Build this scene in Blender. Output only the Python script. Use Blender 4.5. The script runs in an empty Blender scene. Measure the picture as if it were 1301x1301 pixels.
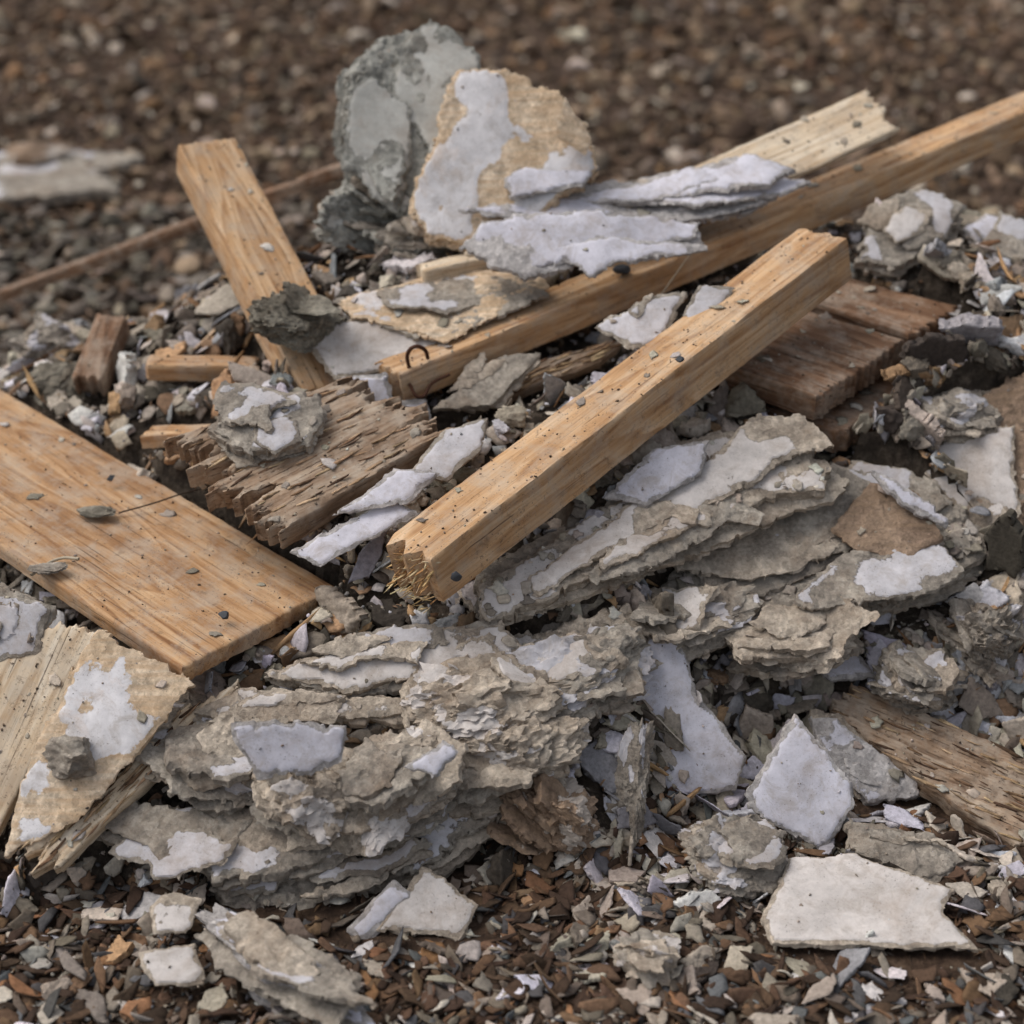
import bpy, bmesh, math, random
import numpy as np
from mathutils import Matrix, Vector
rng=np.random.default_rng(7); random.seed(7)
scene=bpy.context.scene
def C(r,g,b):
    f=lambda c:(c/255/12.92) if c/255<=.04045 else ((c/255+.055)/1.055)**2.4
    return (f(r),f(g),f(b),1.0)
# ---------------- noise ----------------
def _h(ix,iy,iz,s):
    n=(ix.astype(np.int64)*374761393+iy.astype(np.int64)*668265263+iz.astype(np.int64)*1274126177+s*974711)&0xffffffff
    n=((n^(n>>13))*1274126177)&0xffffffff
    n=((n^(n>>16))*668265263)&0xffffffff
    return ((n^(n>>15))&0xffffff)/float(0xffffff)
def vn(P,s=0):
    P=np.asarray(P,float); i=np.floor(P).astype(np.int64); f=P-i; f=f*f*(3-2*f)
    r=0
    for a in (0,1):
        wx=f[:,0] if a else 1-f[:,0]
        for b in (0,1):
            wy=f[:,1] if b else 1-f[:,1]
            for c in (0,1):
                wz=f[:,2] if c else 1-f[:,2]
                r=r+wx*wy*wz*_h(i[:,0]+a,i[:,1]+b,i[:,2]+c,s)
    return r
def fbm(P,o=4,s=0):
    P=np.asarray(P,float); t=0;a=1;n=0
    for k in range(o):
        t=t+a*vn(P*(2.03**k)+k*7.3,s+k); n+=a; a*=.5
    return t/n
def facet(P,s=0,tilt=1.,flat=False):
    """broken-flake relief: every Voronoi cell is its own tilted step"""
    P=np.asarray(P,float)
    P=P+.5*(np.column_stack([vn(P*1.7,s+50),vn(P*1.7+9,s+51),vn(P*1.7+5,s+52)])-.5)
    i=np.floor(P).astype(np.int64); best=np.full(len(P),9e9); out=np.zeros(len(P))
    for a in (-1,0,1):
        for b in (-1,0,1):
            for c in ((0,) if flat else (-1,0,1)):
                cx,cy,cz=i[:,0]+a,i[:,1]+b,i[:,2]+c
                fx,fy,fz=cx+_h(cx,cy,cz,s+1),cy+_h(cx,cy,cz,s+2),cz+(.5 if flat else _h(cx,cy,cz,s+3))
                d=(P[:,0]-fx)**2+(P[:,1]-fy)**2+(0 if flat else (P[:,2]-fz)**2)
                v=(_h(cx,cy,cz,s+4)-.5)+tilt*((P[:,0]-fx)*(_h(cx,cy,cz,s+5)-.5)+(P[:,1]-fy)*(_h(cx,cy,cz,s+6)-.5)+(0 if flat else (P[:,2]-fz)*(_h(cx,cy,cz,s+7)-.5)))*1.6
                k=d<best; best=np.where(k,d,best); out=np.where(k,v,out)
    return out
def P3(p,z=0.):
    return np.column_stack([p[:,0],p[:,1],np.full(len(p),z)])
def inside(px,py,poly):
    r=np.zeros(px.shape,bool); x0,y0=poly[-1]
    for x1,y1 in poly:
        if y0!=y1:
            c=((y1>py)!=(y0>py))&(px<(x0-x1)*(py-y1)/(y0-y1)+x1)
            r^=c
        x0,y0=x1,y1
    return r
# ---------------- materials ----------------
class NT:
    def __init__(s,name):
        s.m=bpy.data.materials.new(name); s.m.use_nodes=True; s.t=s.m.node_tree; s.t.nodes.clear()
    def n(s,typ,**k):
        nd=s.t.nodes.new(typ)
        for a,b in k.items(): setattr(nd,a,b)
        return nd
    def l(s,a,b): s.t.links.new(a,b)
    def noise(s,vec,scale,detail=5,rough=.55,dist=0):
        nd=s.n('ShaderNodeTexNoise'); nd.inputs['Scale'].default_value=scale; nd.inputs['Detail'].default_value=detail
        nd.inputs['Roughness'].default_value=rough; nd.inputs['Distortion'].default_value=dist; s.l(vec,nd.inputs['Vector']); return nd.outputs['Fac']
    def cells(s,vec,scale,warp=.02):
        n=s.n('ShaderNodeTexNoise'); n.inputs['Scale'].default_value=scale*.9; n.inputs['Detail'].default_value=3; s.l(vec,n.inputs['Vector'])
        m=s.n('ShaderNodeVectorMath'); m.operation='SCALE'; m.inputs['Scale'].default_value=warp; s.l(n.outputs['Color'],m.inputs[0])
        a=s.n('ShaderNodeVectorMath'); a.operation='ADD'; s.l(vec,a.inputs[0]); s.l(m.outputs[0],a.inputs[1])
        v=s.n('ShaderNodeTexVoronoi'); v.inputs['Scale'].default_value=scale; s.l(a.outputs[0],v.inputs['Vector'])
        b=s.n('ShaderNodeRGBToBW'); s.l(v.outputs['Color'],b.inputs[0]); return b.outputs[0]
    def map(s,vec,sc):
        nd=s.n('ShaderNodeMapping'); nd.inputs['Scale'].default_value=sc; s.l(vec,nd.inputs['Vector']); return nd.outputs['Vector']
    def ramp(s,fac,stops):
        nd=s.n('ShaderNodeValToRGB'); cr=nd.color_ramp
        while len(cr.elements)<len(stops): cr.elements.new(.5)
        for e,(p,c) in zip(cr.elements,stops):
            e.position=p; e.color=c if not isinstance(c,(int,float)) else (c,c,c,1)
        s.l(fac,nd.inputs['Fac']); return nd.outputs['Color']
    def mix(s,fac,a,b,mode='MIX'):
        nd=s.n('ShaderNodeMix'); nd.data_type='RGBA'; nd.blend_type=mode
        for sock,v in ((nd.inputs[0],fac),(nd.inputs[6],a),(nd.inputs[7],b)):
            if isinstance(v,(int,float)): sock.default_value=v
            elif isinstance(v,tuple): sock.default_value=v
            else: s.l(v,sock)
        return nd.outputs[2]
    def math(s,op,a,b=0.,c=None):
        nd=s.n('ShaderNodeMath'); nd.operation=op
        for i,v in enumerate((a,b) if c is None else (a,b,c)):
            if isinstance(v,(int,float)): nd.inputs[i].default_value=v
            else: s.l(v,nd.inputs[i])
        return nd.outputs[0]
    def vec(s,seeded=True):
        tc=s.n('ShaderNodeTexCoord'); v=tc.outputs['Object']
        if seeded:
            oi=s.n('ShaderNodeObjectInfo'); mu=s.n('ShaderNodeVectorMath'); mu.operation='SCALE'
            cb=s.n('ShaderNodeCombineXYZ'); 
            for i in range(3): s.l(oi.outputs['Random'],cb.inputs[i])
            s.l(cb.outputs[0],mu.inputs[0]); mu.inputs['Scale'].default_value=17.
            ad=s.n('ShaderNodeVectorMath'); ad.operation='ADD'; s.l(v,ad.inputs[0]); s.l(mu.outputs[0],ad.inputs[1]); v=ad.outputs[0]
        return v
    def fin(s,col,rough,h,strength,dist=.003):
        b=s.n('ShaderNodeBsdfPrincipled'); o=s.n('ShaderNodeOutputMaterial')
        s.l(col,b.inputs['Base Color']); b.inputs['Specular IOR Level'].default_value=.2
        if isinstance(rough,(int,float)): b.inputs['Roughness'].default_value=rough
        else: s.l(rough,b.inputs['Roughness'])
        bp=s.n('ShaderNodeBump'); bp.inputs['Strength'].default_value=strength; bp.inputs['Distance'].default_value=dist
        s.l(h,bp.inputs['Height']); s.l(bp.outputs[0],b.inputs['Normal']); s.l(b.outputs[0],o.inputs[0]); return s.m
def mat_wood(name,light,mid,dark,stain=C(95,62,38),stainamt=.6,dirt=.8,bump=.45,crack=.65,film=.45):
    t=NT(name); v=t.vec()
    n1=t.noise(t.map(v,(7,170,170)),1.,6,.62,.2)
    n2=t.noise(t.map(v,(3,45,45)),1.,4,.55,.4)
    ring=t.math('FRACT',t.math('MULTIPLY',t.noise(t.map(v,(1.1,8,8)),1.,2,.4,.3),11.))
    ring=t.ramp(ring,[(0.,1.),(.55,.45),(.85,.0),(1.,1.)])
    f=t.math('ADD',t.math('ADD',t.math('MULTIPLY',n1,.4),t.math('MULTIPLY',n2,.3)),t.math('MULTIPLY',ring,.15))
    col=t.ramp(f,[(.27,dark),(.42,mid),(.57,light)])
    st=t.ramp(t.noise(t.map(v,(2.5,8,8)),1.6,6,.68),[(.43,0.),(.66,1.)])
    col=t.mix(t.math('MULTIPLY',st,stainamt),col,stain,'MIX')
    lt=t.ramp(t.noise(v,15,7,.76),[(.45,0.),(.62,1.)])
    col=t.mix(t.math('MULTIPLY',lt,film),col,C(184,172,156))
    mud=t.ramp(t.noise(v,34,7,.8,.5),[(.56,0.),(.66,1.)])
    col=t.mix(t.math('MULTIPLY',mud,.55),col,C(112,92,74))
    ck=t.ramp(t.noise(t.map(v,(4,210,210)),1.,3,.5),[(.28,1.),(.38,0.)])
    col=t.mix(t.math('MULTIPLY',ck,crack),col,C(58,38,26))
    sp=t.ramp(t.noise(v,240,3,.6),[(.60,0.),(.66,1.)]); sp2=t.ramp(t.noise(v,24,4,.7),[(.42,0.),(.60,1.)])
    spm=t.math('MULTIPLY',t.math('MULTIPLY',sp,sp2),dirt)
    col=t.mix(spm,col,C(84,68,54))
    h=t.math('ADD',t.math('SUBTRACT',t.math('MULTIPLY',n1,.6),t.math('MULTIPLY',ck,.9)),t.math('MULTIPLY',spm,.5))
    return t.fin(col,.8,h,bump,.002)
def mat_plaster(name,b1,b2,paint,stain=C(150,126,102),stainamt=.38,grit=.6,bump=.8,streak=False):
    t=NT(name); v=t.vec()
    a=t.n('ShaderNodeAttribute'); a.attribute_name='lvl'
    n7=t.noise(v,9,6,.65); n35=t.noise(v,55,6,.72); n140=t.noise(v,260,4,.7)
    c1=t.cells(t.map(v,(1,1,2.2)),52,.03); c2=t.cells(t.map(v,(1,1,2)),150,.012)
    col=t.mix(t.ramp(n7,[(.38,0.),(.60,1.)]),b1,b2)
    col=t.mix(1.0,col,t.ramp(n35,[(.28,.52),(.5,.94),(.7,1.16)]),'MULTIPLY')
    col=t.mix(.75,col,t.mix(1.0,col,t.ramp(c1,[(.2,.74),(.8,1.14)]),'MULTIPLY'))
    col=t.mix(.75,col,t.mix(1.0,col,t.ramp(c2,[(.2,.76),(.8,1.14)]),'MULTIPLY'))
    if streak:
        s2=t.noise(t.map(v,(5,90,90)),1.2,6,.6)
        col=t.mix(t.math('MULTIPLY',t.ramp(s2,[(.42,0.),(.65,1.)]),.6),col,stain)
    pm=t.ramp(t.math('ADD',a.outputs['Fac'],t.math('MULTIPLY',t.math('SUBTRACT',n35,.5),1.5)),[(.46,0.),(.54,1.)])
    pc=t.mix(t.ramp(n7,[(.38,0.),(.66,1.)]),paint,tuple(x*.70 for x in paint[:3])+(1.,))
    pc=t.mix(.5,pc,t.mix(1.0,pc,t.ramp(n35,[(.3,.7),(.62,1.05)]),'MULTIPLY'))
    sm=t.ramp(t.noise(v,22,7,.78,.8),[(.49,0.),(.66,1.)])
    pc=t.mix(t.math('MULTIPLY',sm,.55),pc,C(160,148,136))
    col=t.mix(pm,col,pc)
    st=t.ramp(t.noise(v,6.5,7,.76,.5),[(.5,0.),(.66,1.)])
    col=t.mix(t.math('MULTIPLY',st,stainamt),col,stain)
    sp=t.ramp(t.noise(v,300,3,.6),[(.60,0.),(.67,1.)]); sp2=t.ramp(t.noise(v,18,4,.7),[(.42,0.),(.6,1.)])
    col=t.mix(t.math('MULTIPLY',t.math('MULTIPLY',sp,sp2),grit),col,C(92,80,70))
    h=t.math('ADD',t.math('MULTIPLY',n35,1.0),t.math('MULTIPLY',n140,.4))
    h=t.math('ADD',h,t.math('ADD',t.math('MULTIPLY',c1,.75),t.math('MULTIPLY',c2,.4)))
    h=t.math('MULTIPLY',h,t.math('SUBTRACT',1.1,pm))
    h=t.math('ADD',h,t.math('MULTIPLY',pm,.5))
    return t.fin(col,.9,h,bump,.005)
def mat_attr(name,bump=.6,sc=110):
    t=NT(name); v=t.vec(False)
    a=t.n('ShaderNodeAttribute'); a.attribute_name='col'
    n=t.noise(v,sc,5,.7); n2=t.noise(v,14,3)
    c=t.mix(1.0,a.outputs['Color'],t.ramp(n,[(.3,.6),(.7,1.2)]),'MULTIPLY')
    c=t.mix(1.0,c,t.ramp(n2,[(.3,.8),(.7,1.12)]),'MULTIPLY')
    return t.fin(c,.9,n,bump,.005)
def mat_dirt(name,a,b,c):
    t=NT(name); v=t.vec(False)
    n1=t.noise(v,2.2,5,.6); n2=t.noise(v,34,8,.74)
    col=t.ramp(n2,[(.30,a),(.50,b),(.72,c)])
    col=t.mix(1.,col,t.ramp(n1,[(.3,.65),(.7,1.15)]),'MULTIPLY')
    return t.fin(col,.92,n2,1.,.02)
M={}
M['wood']=mat_wood('pine_timber',C(222,190,154),C(196,156,114),C(146,104,70),stain=C(148,110,76),stainamt=.5)
M['woodp']=mat_wood('pale_pine',C(234,220,198),C(216,195,166),C(176,146,114),stain=C(178,148,116),stainamt=.3)
M['woodb']=mat_wood('oiled_plank',C(210,176,138),C(184,143,102),C(134,94,62),stain=C(132,94,64),stainamt=.6,film=.5)
M['woodg']=mat_wood('weathered_wood',C(186,166,144),C(152,126,102),C(94,71,54),stain=C(120,102,86),stainamt=.6,crack=1.,bump=.9,film=.5)
M['woodd']=mat_wood('dark_wood',C(158,126,100),C(124,92,69),C(80,56,40),stain=C(82,62,48),stainamt=.6,crack=.9,bump=.7)
M['pg']=mat_plaster('grey_plaster',C(184,174,160),C(152,142,130),C(210,206,208))
M['pb']=mat_plaster('beige_plaster',C(206,192,174),C(170,156,140),C(218,210,204))
M['pw']=mat_plaster('white_plaster',C(202,196,192),C(172,166,162),C(222,219,227),stainamt=.24,grit=.55,bump=.6)
M['pgg']=mat_plaster('greygreen_plaster',C(186,184,174),C(148,146,138),C(200,198,190),stainamt=.2,bump=.9)
M['pc']=mat_plaster('cream_board',C(230,210,184),C(212,188,158),C(230,226,226),stain=C(190,156,120),stainamt=.4,streak=True,bump=.45)
M['pbr']=mat_plaster('brown_board',C(172,148,126),C(138,116,98),C(190,178,166),stainamt=.4,streak=True)
M['pol']=mat_plaster('mossy_mortar',C(158,151,136),C(118,111,98),C(170,165,152),stainamt=.15,bump=1.)
M['rub']=mat_attr('rubble_stone')
M['mound']=mat_dirt('mound_dirt',C(42,36,31),C(80,70,60),C(130,117,103))
M['ground']=mat_dirt('earth',C(46,36,29),C(86,68,55),C(134,111,91))
# ---------------- slab builder ----------------
CON=[]; TOPS=[]; SPL=[]
def make_mesh(name,V,F,mat,lvl=None,ang=38,frame=None):
    me=bpy.data.meshes.new(name); me.from_pydata(V.tolist(),[],F); me.materials.append(mat)
    if lvl is not None:
        at=me.attributes.new('lvl','FLOAT','POINT'); at.data.foreach_set('value',lvl.astype(np.float32))
    me.polygons.foreach_set('use_smooth',[True]*len(me.polygons))
    me.set_sharp_from_angle(angle=math.radians(ang))
    me.update(); ob=bpy.data.objects.new(name,me); scene.collection.objects.link(ob)
    if frame is not None: ob.matrix_world=frame
    return ob
def slab_geo(poly,th,jag,rough,strata,paint,res,edge,warp,seed,er,fac):
    poly=np.array(poly,float)
    ol=[]
    for i in range(len(poly)):
        a,b=poly[i],poly[(i+1)%len(poly)]; n=max(1,int(np.linalg.norm(b-a)/(res*.7)))
        for k in range(n): ol.append(a+(b-a)*k/n)
    ol=np.array(ol); o=ol.copy()
    for ax in (0,1):
        if isinstance(jag,tuple):
            q=P3(o)*(np.array([8,130,1]) if ax==0 else np.array([9,9,1])); d=fbm(q,4,seed+ax*9)-.5
            ol[:,ax]+=jag[ax]*2.2*d
        else:
            ol[:,ax]+=jag*2.4*(fbm(P3(o)*16,3,seed+ax*9)-.5)+jag*1.2*(facet(P3(o)*38,seed+4+ax,1.,True))
    x0,y0=ol.min(0)-res; x1,y1=ol.max(0)+res
    xs=np.arange(x0,x1+res,res); ys=np.arange(y0,y1+res,res); ny=len(ys)
    cx,cy=np.meshgrid(xs[:-1]+res/2,ys[:-1]+res/2,indexing='ij')
    ins=inside(cx,cy,ol); ci,cj=np.nonzero(ins)
    if len(ci)<3: return None
    id_=lambda i,j:i*ny+j
    Q=np.column_stack([id_(ci,cj),id_(ci+1,cj),id_(ci+1,cj+1),id_(ci,cj+1)])
    used,inv=np.unique(Q,return_inverse=True); Q=inv.reshape(Q.shape)
    p=np.column_stack([xs[used//ny],ys[used%ny]]); N=len(p)
    E=np.concatenate([Q[:,[0,1]],Q[:,[1,2]],Q[:,[2,3]],Q[:,[3,0]]]); key=E[:,0]*N+E[:,1]; rk=E[:,1]*N+E[:,0]
    B=E[~np.isin(rk,key)]
    bv=np.unique(B); dist=np.empty(N)
    for s in range(0,N,2000):
        d=((p[s:s+2000,None,:]-ol[None])**2).sum(2); dist[s:s+2000]=np.sqrt(d.min(1))
    d=((p[bv][:,None,:]-ol[None])**2).sum(2); p[bv]=ol[d.argmin(1)]
    dist[bv]=0
    nrm=np.zeros((N,2)); e=p[B[:,1]]-p[B[:,0]]; en=np.column_stack([e[:,1],-e[:,0]])
    np.add.at(nrm,B[:,0],en); np.add.at(nrm,B[:,1],en); nl=np.linalg.norm(nrm,axis=1); nrm/=np.maximum(nl,1e-9)[:,None]
    w=warp*2*(fbm(P3(p)*4,2,seed+31)-.5)
    t=fbm(P3(p)*14,4,seed+3); q=np.floor(t*9)/9
    z=rough*1.2*(fbm(P3(p)*60,3,seed+5)-.5)+ (q-.5)*rough*3.5
    if fac>0: z=z+fac*1.1*facet(P3(p)*20,seed+61,1.,True)+fac*.6*facet(P3(p)*50,seed+71,1.2,True)
    lv=np.clip((fbm(P3(p)*9,3,seed+11)-(1-paint))*9+.5,0,1) if paint>0 else np.zeros(N)
    if paint>=.9: lv[:]=1
    if paint>0: lv=lv*np.clip((dist-.012*fbm(P3(p)*40,2,seed+15)**1.5)/.003,0,1)
    z=z*(1-.88*lv)+lv*.0022
    z-=er*np.exp(-dist/.005)*(.1+1.2*vn(P3(p)*45,seed+8))
    z=z+w; zb=w-th+rough*(fbm(P3(p)*30,3,seed+6)-.5)
    V=[np.column_stack([p-nrm*edge*(nl>0)[:,None],z])]; F=[Q]; L=[lv]
    K=max(2,min(8,int(th/.007)+1)); bidx=-np.ones(N,int); bidx[bv]=np.arange(len(bv)); nb=len(bv)
    base=N; rows=[bv]
    for k in range(1,K+1):
        f=k/K
        zz=(z[bv]-edge)*(1-f)+zb[bv]*f if k<K else zb[bv]
        if k==1: zz=z[bv]-max(edge,th*.08)
        pp=p[bv]; dd=strata*1.8*(vn(np.column_stack([pp*22,np.full(nb,k*1.9)]),seed+12)-.5)
        if fac>0: dd=dd+strata*1.*facet(np.column_stack([pp*42,np.full(nb,k*.6)]),seed+13)
        else: dd=dd+strata*1.*(vn(np.column_stack([pp*110,np.full(nb,k*5.3)]),seed+13)-.5)
        if k==1: dd=dd*.3
        pp=pp+nrm[bv]*dd[:,None]
        V.append(np.column_stack([pp,zz])); L.append(np.zeros(nb)); rows.append(base+np.arange(nb)); base+=nb
    for k in range(K):
        r0,r1=rows[k],rows[k+1]; a,b=bidx[B[:,0]],bidx[B[:,1]]
        F.append(np.column_stack([r0[b],r0[a],r1[a],r1[b]]))
    mapb=np.empty(N,int); inner=np.setdiff1d(np.arange(N),bv); mapb[bv]=rows[-1]; mapb[inner]=base+np.arange(len(inner))
    V.append(np.column_stack([p[inner],zb[inner]])); L.append(np.zeros(len(inner)))
    F.append(mapb[Q][:,::-1])
    return np.concatenate(V),np.concatenate(F),np.concatenate(L),np.column_stack([p,z])[inner]
SEED=[100]
def build(name,frame,poly,th,mat,jag=.004,rough=.002,strata=.004,paint=0.,res=.0045,edge=.0006,warp=0.,er=.003,grit=60,flk=40,pal='p',ang=26,fac=.002,layers=0,spl=0,lmat=None,lwarp=.008):
    SEED[0]+=17; sd=SEED[0]
    V,F,L,T=slab_geo(poly,th,jag,rough,strata,paint,res,edge,warp,sd,er,fac)
    ob=make_mesh(name,V,F.tolist(),M[mat],L,ang,frame)
    if len(T)>5:
        Mx=np.array(frame); W=T@Mx[:3,:3].T+Mx[:3,3]; TOPS.append((W,Mx[:3,2].copy(),len(T)*res*res,grit,flk,pal))
        if spl: SPL.append((W,Mx[:3,:3].copy(),spl))
    if layers:
        r=np.random.default_rng(sd); pl=np.array(poly); ce=pl.mean(0); ext=(pl.max(0)-pl.min(0))
        for k in range(layers):
            up=k%2==0
            if up: q=ce+(pl-ce)*r.uniform(.3,.7)+ext*r.uniform(-.24,.24,2); dz=r.uniform(.003,.008)+.004*(k//2); t2=r.uniform(.004,.011)
            else: q=ce+(pl-ce)*r.uniform(.9,1.05)+ext*r.uniform(-.06,.06,2); dz=-th*r.uniform(.35,.8); t2=r.uniform(.006,.016)
            q=q+r.uniform(-.016,.016,q.shape)
            g=slab_geo(q,t2,.006,.002,.004,(.6 if r.random()<.55 else 0.) if up else 0.,.0045,.0006,lwarp,sd+100*k,.002,.002)
            if g is None: continue
            fr=frame@Matrix.Translation((0,0,dz))@Matrix.Rotation(r.normal(0,.04),4,'X')@Matrix.Rotation(r.normal(0,.04),4,'Y')
            c=make_mesh('layer_%d'%(k+1),g[0],g[1].tolist(),M[lmat or r.choice(['pg','pb',mat])],g[2],26,fr)
            c.parent=ob; c.matrix_parent_inverse=ob.matrix_world.inverted()
    return ob
def frame_from(o,ex,ey):
    ex=Vector(ex).normalized(); ez=ex.cross(Vector(ey)).normalized(); ey=ez.cross(ex)
    m=Matrix((ex,ey,ez)).transposed().to_4x4(); m.translation=Vector(o); return m
def S(name,mat,c,px,m,sx,sy,org,pts,th=.02,grain=None,support=False,con=True,**k):
    """irregular board/slab lying on the world plane z=c.z+px*dx+m*dy; outline drawn in millimetre-like units with scales sx,sy"""
    sx/=1000.;sy/=1000.
    W=[]
    for (u,v) in pts:
        a=(u-org[0])*sx; b=-(v-org[1])*sy; W.append(Vector((c[0]+a,c[1]+b,c[2]+px*a+m*b)))
    if grain is None: ex=Vector((1,0,px)); ey=Vector((0,1,m))
    else:
        a=grain[0]*sx;b=-grain[1]*sy; ex=Vector((a,b,px*a+m*b)); ey=Vector((-b,a,px*-b+m*a))
    fr=frame_from(c,ex,ey); inv=fr.inverted(); L=[(inv@w)[:2] for w in W]
    ar=sum(L[i][0]*L[(i+1)%len(L)][1]-L[(i+1)%len(L)][0]*L[i][1] for i in range(len(L)))
    if ar<0: L=L[::-1]
    if con and m<=1.0: CON.append(([(w.x,w.y) for w in W],c,px,m,th,support))
    return build(name,fr,L,th,mat,**k)
def beam(name,mat,p0,p1,w,h,endjag=.006,roll=0.,ext=(0,0),poly=None,clear=0.,**k):
    p0=Vector(p0);p1=Vector(p1); a=(p1-p0).normalized(); p0=p0-a*ext[0]; p1=p1+a*ext[1]
    s=Vector((-a.y,a.x,0)).normalized()
    if s.y<0: s=-s
    L=(p1-p0).length
    if a.cross(s).z>0: fr=frame_from(p0,a,s); poly=poly or [(0,0),(L,0),(L,w),(0,w)]
    else: fr=frame_from(p1,-a,s); poly=[(L-x,y) for x,y in poly][::-1] if poly else [(0,0),(L,0),(L,w),(0,w)]
    n=fr.to_3x3().col[2]
    for w0,dh in ((0,0),(-clear,.03)):
        if w0==0 and dh>0: continue
        g=[fr@Vector((x,y,0)) for x,y in ((0,w0),(L,w0),(L,w),(0,w))]
        CON.append(([(q.x,q.y) for q in g],tuple(fr.translation),-n.x/n.z,-n.y/n.z,h+dh,False))
    kw=dict(jag=(endjag,.0016),rough=.0007,strata=.0014,edge=.0025,er=.0015,grit=260,flk=16,pal='w',ang=50,fac=0.,res=.0055); kw.update(k)
    return build(name,fr,poly,h,mat,**kw)
# ---------------- timbers ----------------
beam('timber_beam','wood',(-.238,.15,.578),(1.266,1.05,.896),.10,.066,ext=(-.015,.25),endjag=.016,clear=.16)
L0=(Vector((.673,.33,.805))-Vector((-.141,-.42,.487))).length
b2=beam('timber_beam','wood',(-.141,-.42,.487),(.673,.33,.805),.115,.098,endjag=.010,
   poly=[(0,0),(L0,0),(L0+.004,.05),(L0-.012,.115),(.02,.115),(-.02,.10),(.012,.08),(-.018,.055),(.01,.03),(-.006,.012)])
beam('timber_beam','wood',(-.482,.3,.592),(-.748,.8,.866),.135,.085,ext=(.14,0),endjag=.006)
Lp=1.45
beam('wooden_plank','woodb',(-.562,-.5,.322),(-.562-.75*Lp,-.5+.66*Lp,.322+.087*Lp),.36,.034,endjag=.006,roll=0,
   warp=.004,res=.007,grit=120,flk=9)
beam('timber_offcut','woodb',(-.768,.35,.522),(-.544,.37,.510),.06,.036)
beam('timber_offcut','woodd',(-.884,.42,.46),(-.861,.6,.535),.07,.05,endjag=.02)
beam('timber_lath','woodd',(-1.516,1.5,.22),(-.433,1.3,.675),.05,.03)
beam('timber_offcut','woodp',(-.18,.42,.705),(0,.5,.72),.05,.04,endjag=.01)
beam('timber_offcut','woodb',(-.76,.2,.43),(-.60,.16,.455),.05,.03,endjag=.015)
wk=dict(jag=(.014,.002),rough=.001,strata=.002,edge=.002,er=.002,grit=220,flk=35,pal='w',ang=45,fac=0.)
G6=(-150,-55)
S('broken_board','woodd',(.696,.308,.599),0,.15,1.62,3.15,(1080,430),[(1018,500),(1150,432),(1010,385),(870,445)],th=.055,grain=G6,**wk)
S('broken_board','woodd',(.696,.308,.603),0,.15,1.62,3.15,(1080,430),[(1158,428),(1236,390),(1100,350),(1030,380)],th=.055,grain=G6,**wk)
S('broken_board','woodd',(.707,.23,.505),0,.12,1.607,3.12,(1090,500),[(1050,545),(1252,462),(1100,420),(930,500)],th=.05,grain=G6,**wk)
wk2=dict(wk); wk2.update(jag=(.08,.004),rough=.003,er=.004,res=.004,spl=70)
S('splintered_board','woodg',(-.369,-.08,.519),.05,.35,1.476,1.957,(400,580),[(345,680),(372,650),(322,642),(345,622),(268,612),(310,590),(238,588),(290,562),(205,545),(300,515),(420,480),(510,520),(560,560)],th=.05,grain=(200,-90),**wk2)
S('pale_board','woodp',(.61,.75,.869),0,.45,1.743,2.473,(1000,190),[(845,224),(1115,113),(1122,128),(1135,135),(1130,148),(1147,163),(1040,208),(900,255)],th=.014,grain=(270,-111),**wk)
S('split_board','woodp',(-.627,-.6,.18),-.1,.7,1.334,1.151,(180,980),[(240,880),(300,862),(92,1105),(60,1085),(28,1075)],th=.035,grain=(-205,230),**wk2)
S('split_board','pc',(-.704,-.58,.247),0,.9,1.328,1.011,(120,930),[(110,800),(240,868),(115,1035),(20,1080),(40,960)],th=.012,paint=.5,jag=.006,support=True,er=.002,fac=.001,grit=50,flk=15)
S('split_board','woodp',(-.834,-.55,.225),0,.9,1.345,1.024,(30,930),[(-80,850),(60,790),(120,800),(0,1070),(-80,1060)],th=.03,grain=(-80,230),support=True,**wk)
S('weathered_board','woodg',(.758,-.42,.081),0,.5,1.43,1.437,(1180,960),[(1060,900),(1105,867),(1340,980),(1340,1070),(1270,1072),(1180,1005)],th=.045,grain=(220,100),**dict(wk2,jag=(.03,.006),rough=.005))
S('fallen_board','pg',(-1.69,3.27,.05),0,.01,2.97,10.3,(80,225),[(-80,195),(60,188),(170,198),(120,215),(160,240),(40,248),(-80,262)],th=.035,paint=.5,res=.02,jag=.03,fac=.005,grit=0,flk=0)
S('bark_slab','pbr',(.915,.05,.419),.2,.8,1.551,1.334,(1240,600),[(1180,548),(1220,518),(1340,480),(1340,715),(1262,668)],th=.05,jag=.010,rough=.004,strata=.010,support=True,layers=7,fac=.004)
# ---------------- top chunk ----------------
S('plaster_chunk','pgg',(-.24,.72,.93),-.15,1.2,1.717,1.211,(510,160),[(438,100),(480,55),(515,38),(560,58),(585,85),(600,200),(560,300),(520,290),(500,240),(455,225),(438,185)],th=.09,jag=.010,rough=.005,strata=.012,er=.008,con=False,grit=10,flk=30,paint=.35,fac=.006,layers=9,lmat='pgg')
S('broken_panel','pc',(-.034,.62,.906),.05,1.3,1.681,1.104,(630,190),[(580,85),(640,92),(715,130),(745,175),(758,215),(725,240),(690,270),(600,308),(535,290),(522,240),(548,180),(560,130)],th=.045,paint=.47,jag=.008,rough=.0015,strata=.010,er=.004,con=False,grit=60,flk=0,fac=.001)
S('paper_scrap','pc',(.133,.6,.957),-.3,1.5,1.662,.973,(730,165),[(718,128),(752,170),(745,192),(708,182)],th=.003,jag=.002,con=False,grit=0,flk=0,fac=.0005,warp=.01)
S('plaster_sheet','pw',(.084,.58,.866),0,.7,1.673,1.752,(700,220),[(640,225),(700,184),(735,190),(762,212),(740,235),(650,250)],th=.006,paint=1,con=False,warp=.01,flk=0)
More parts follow.
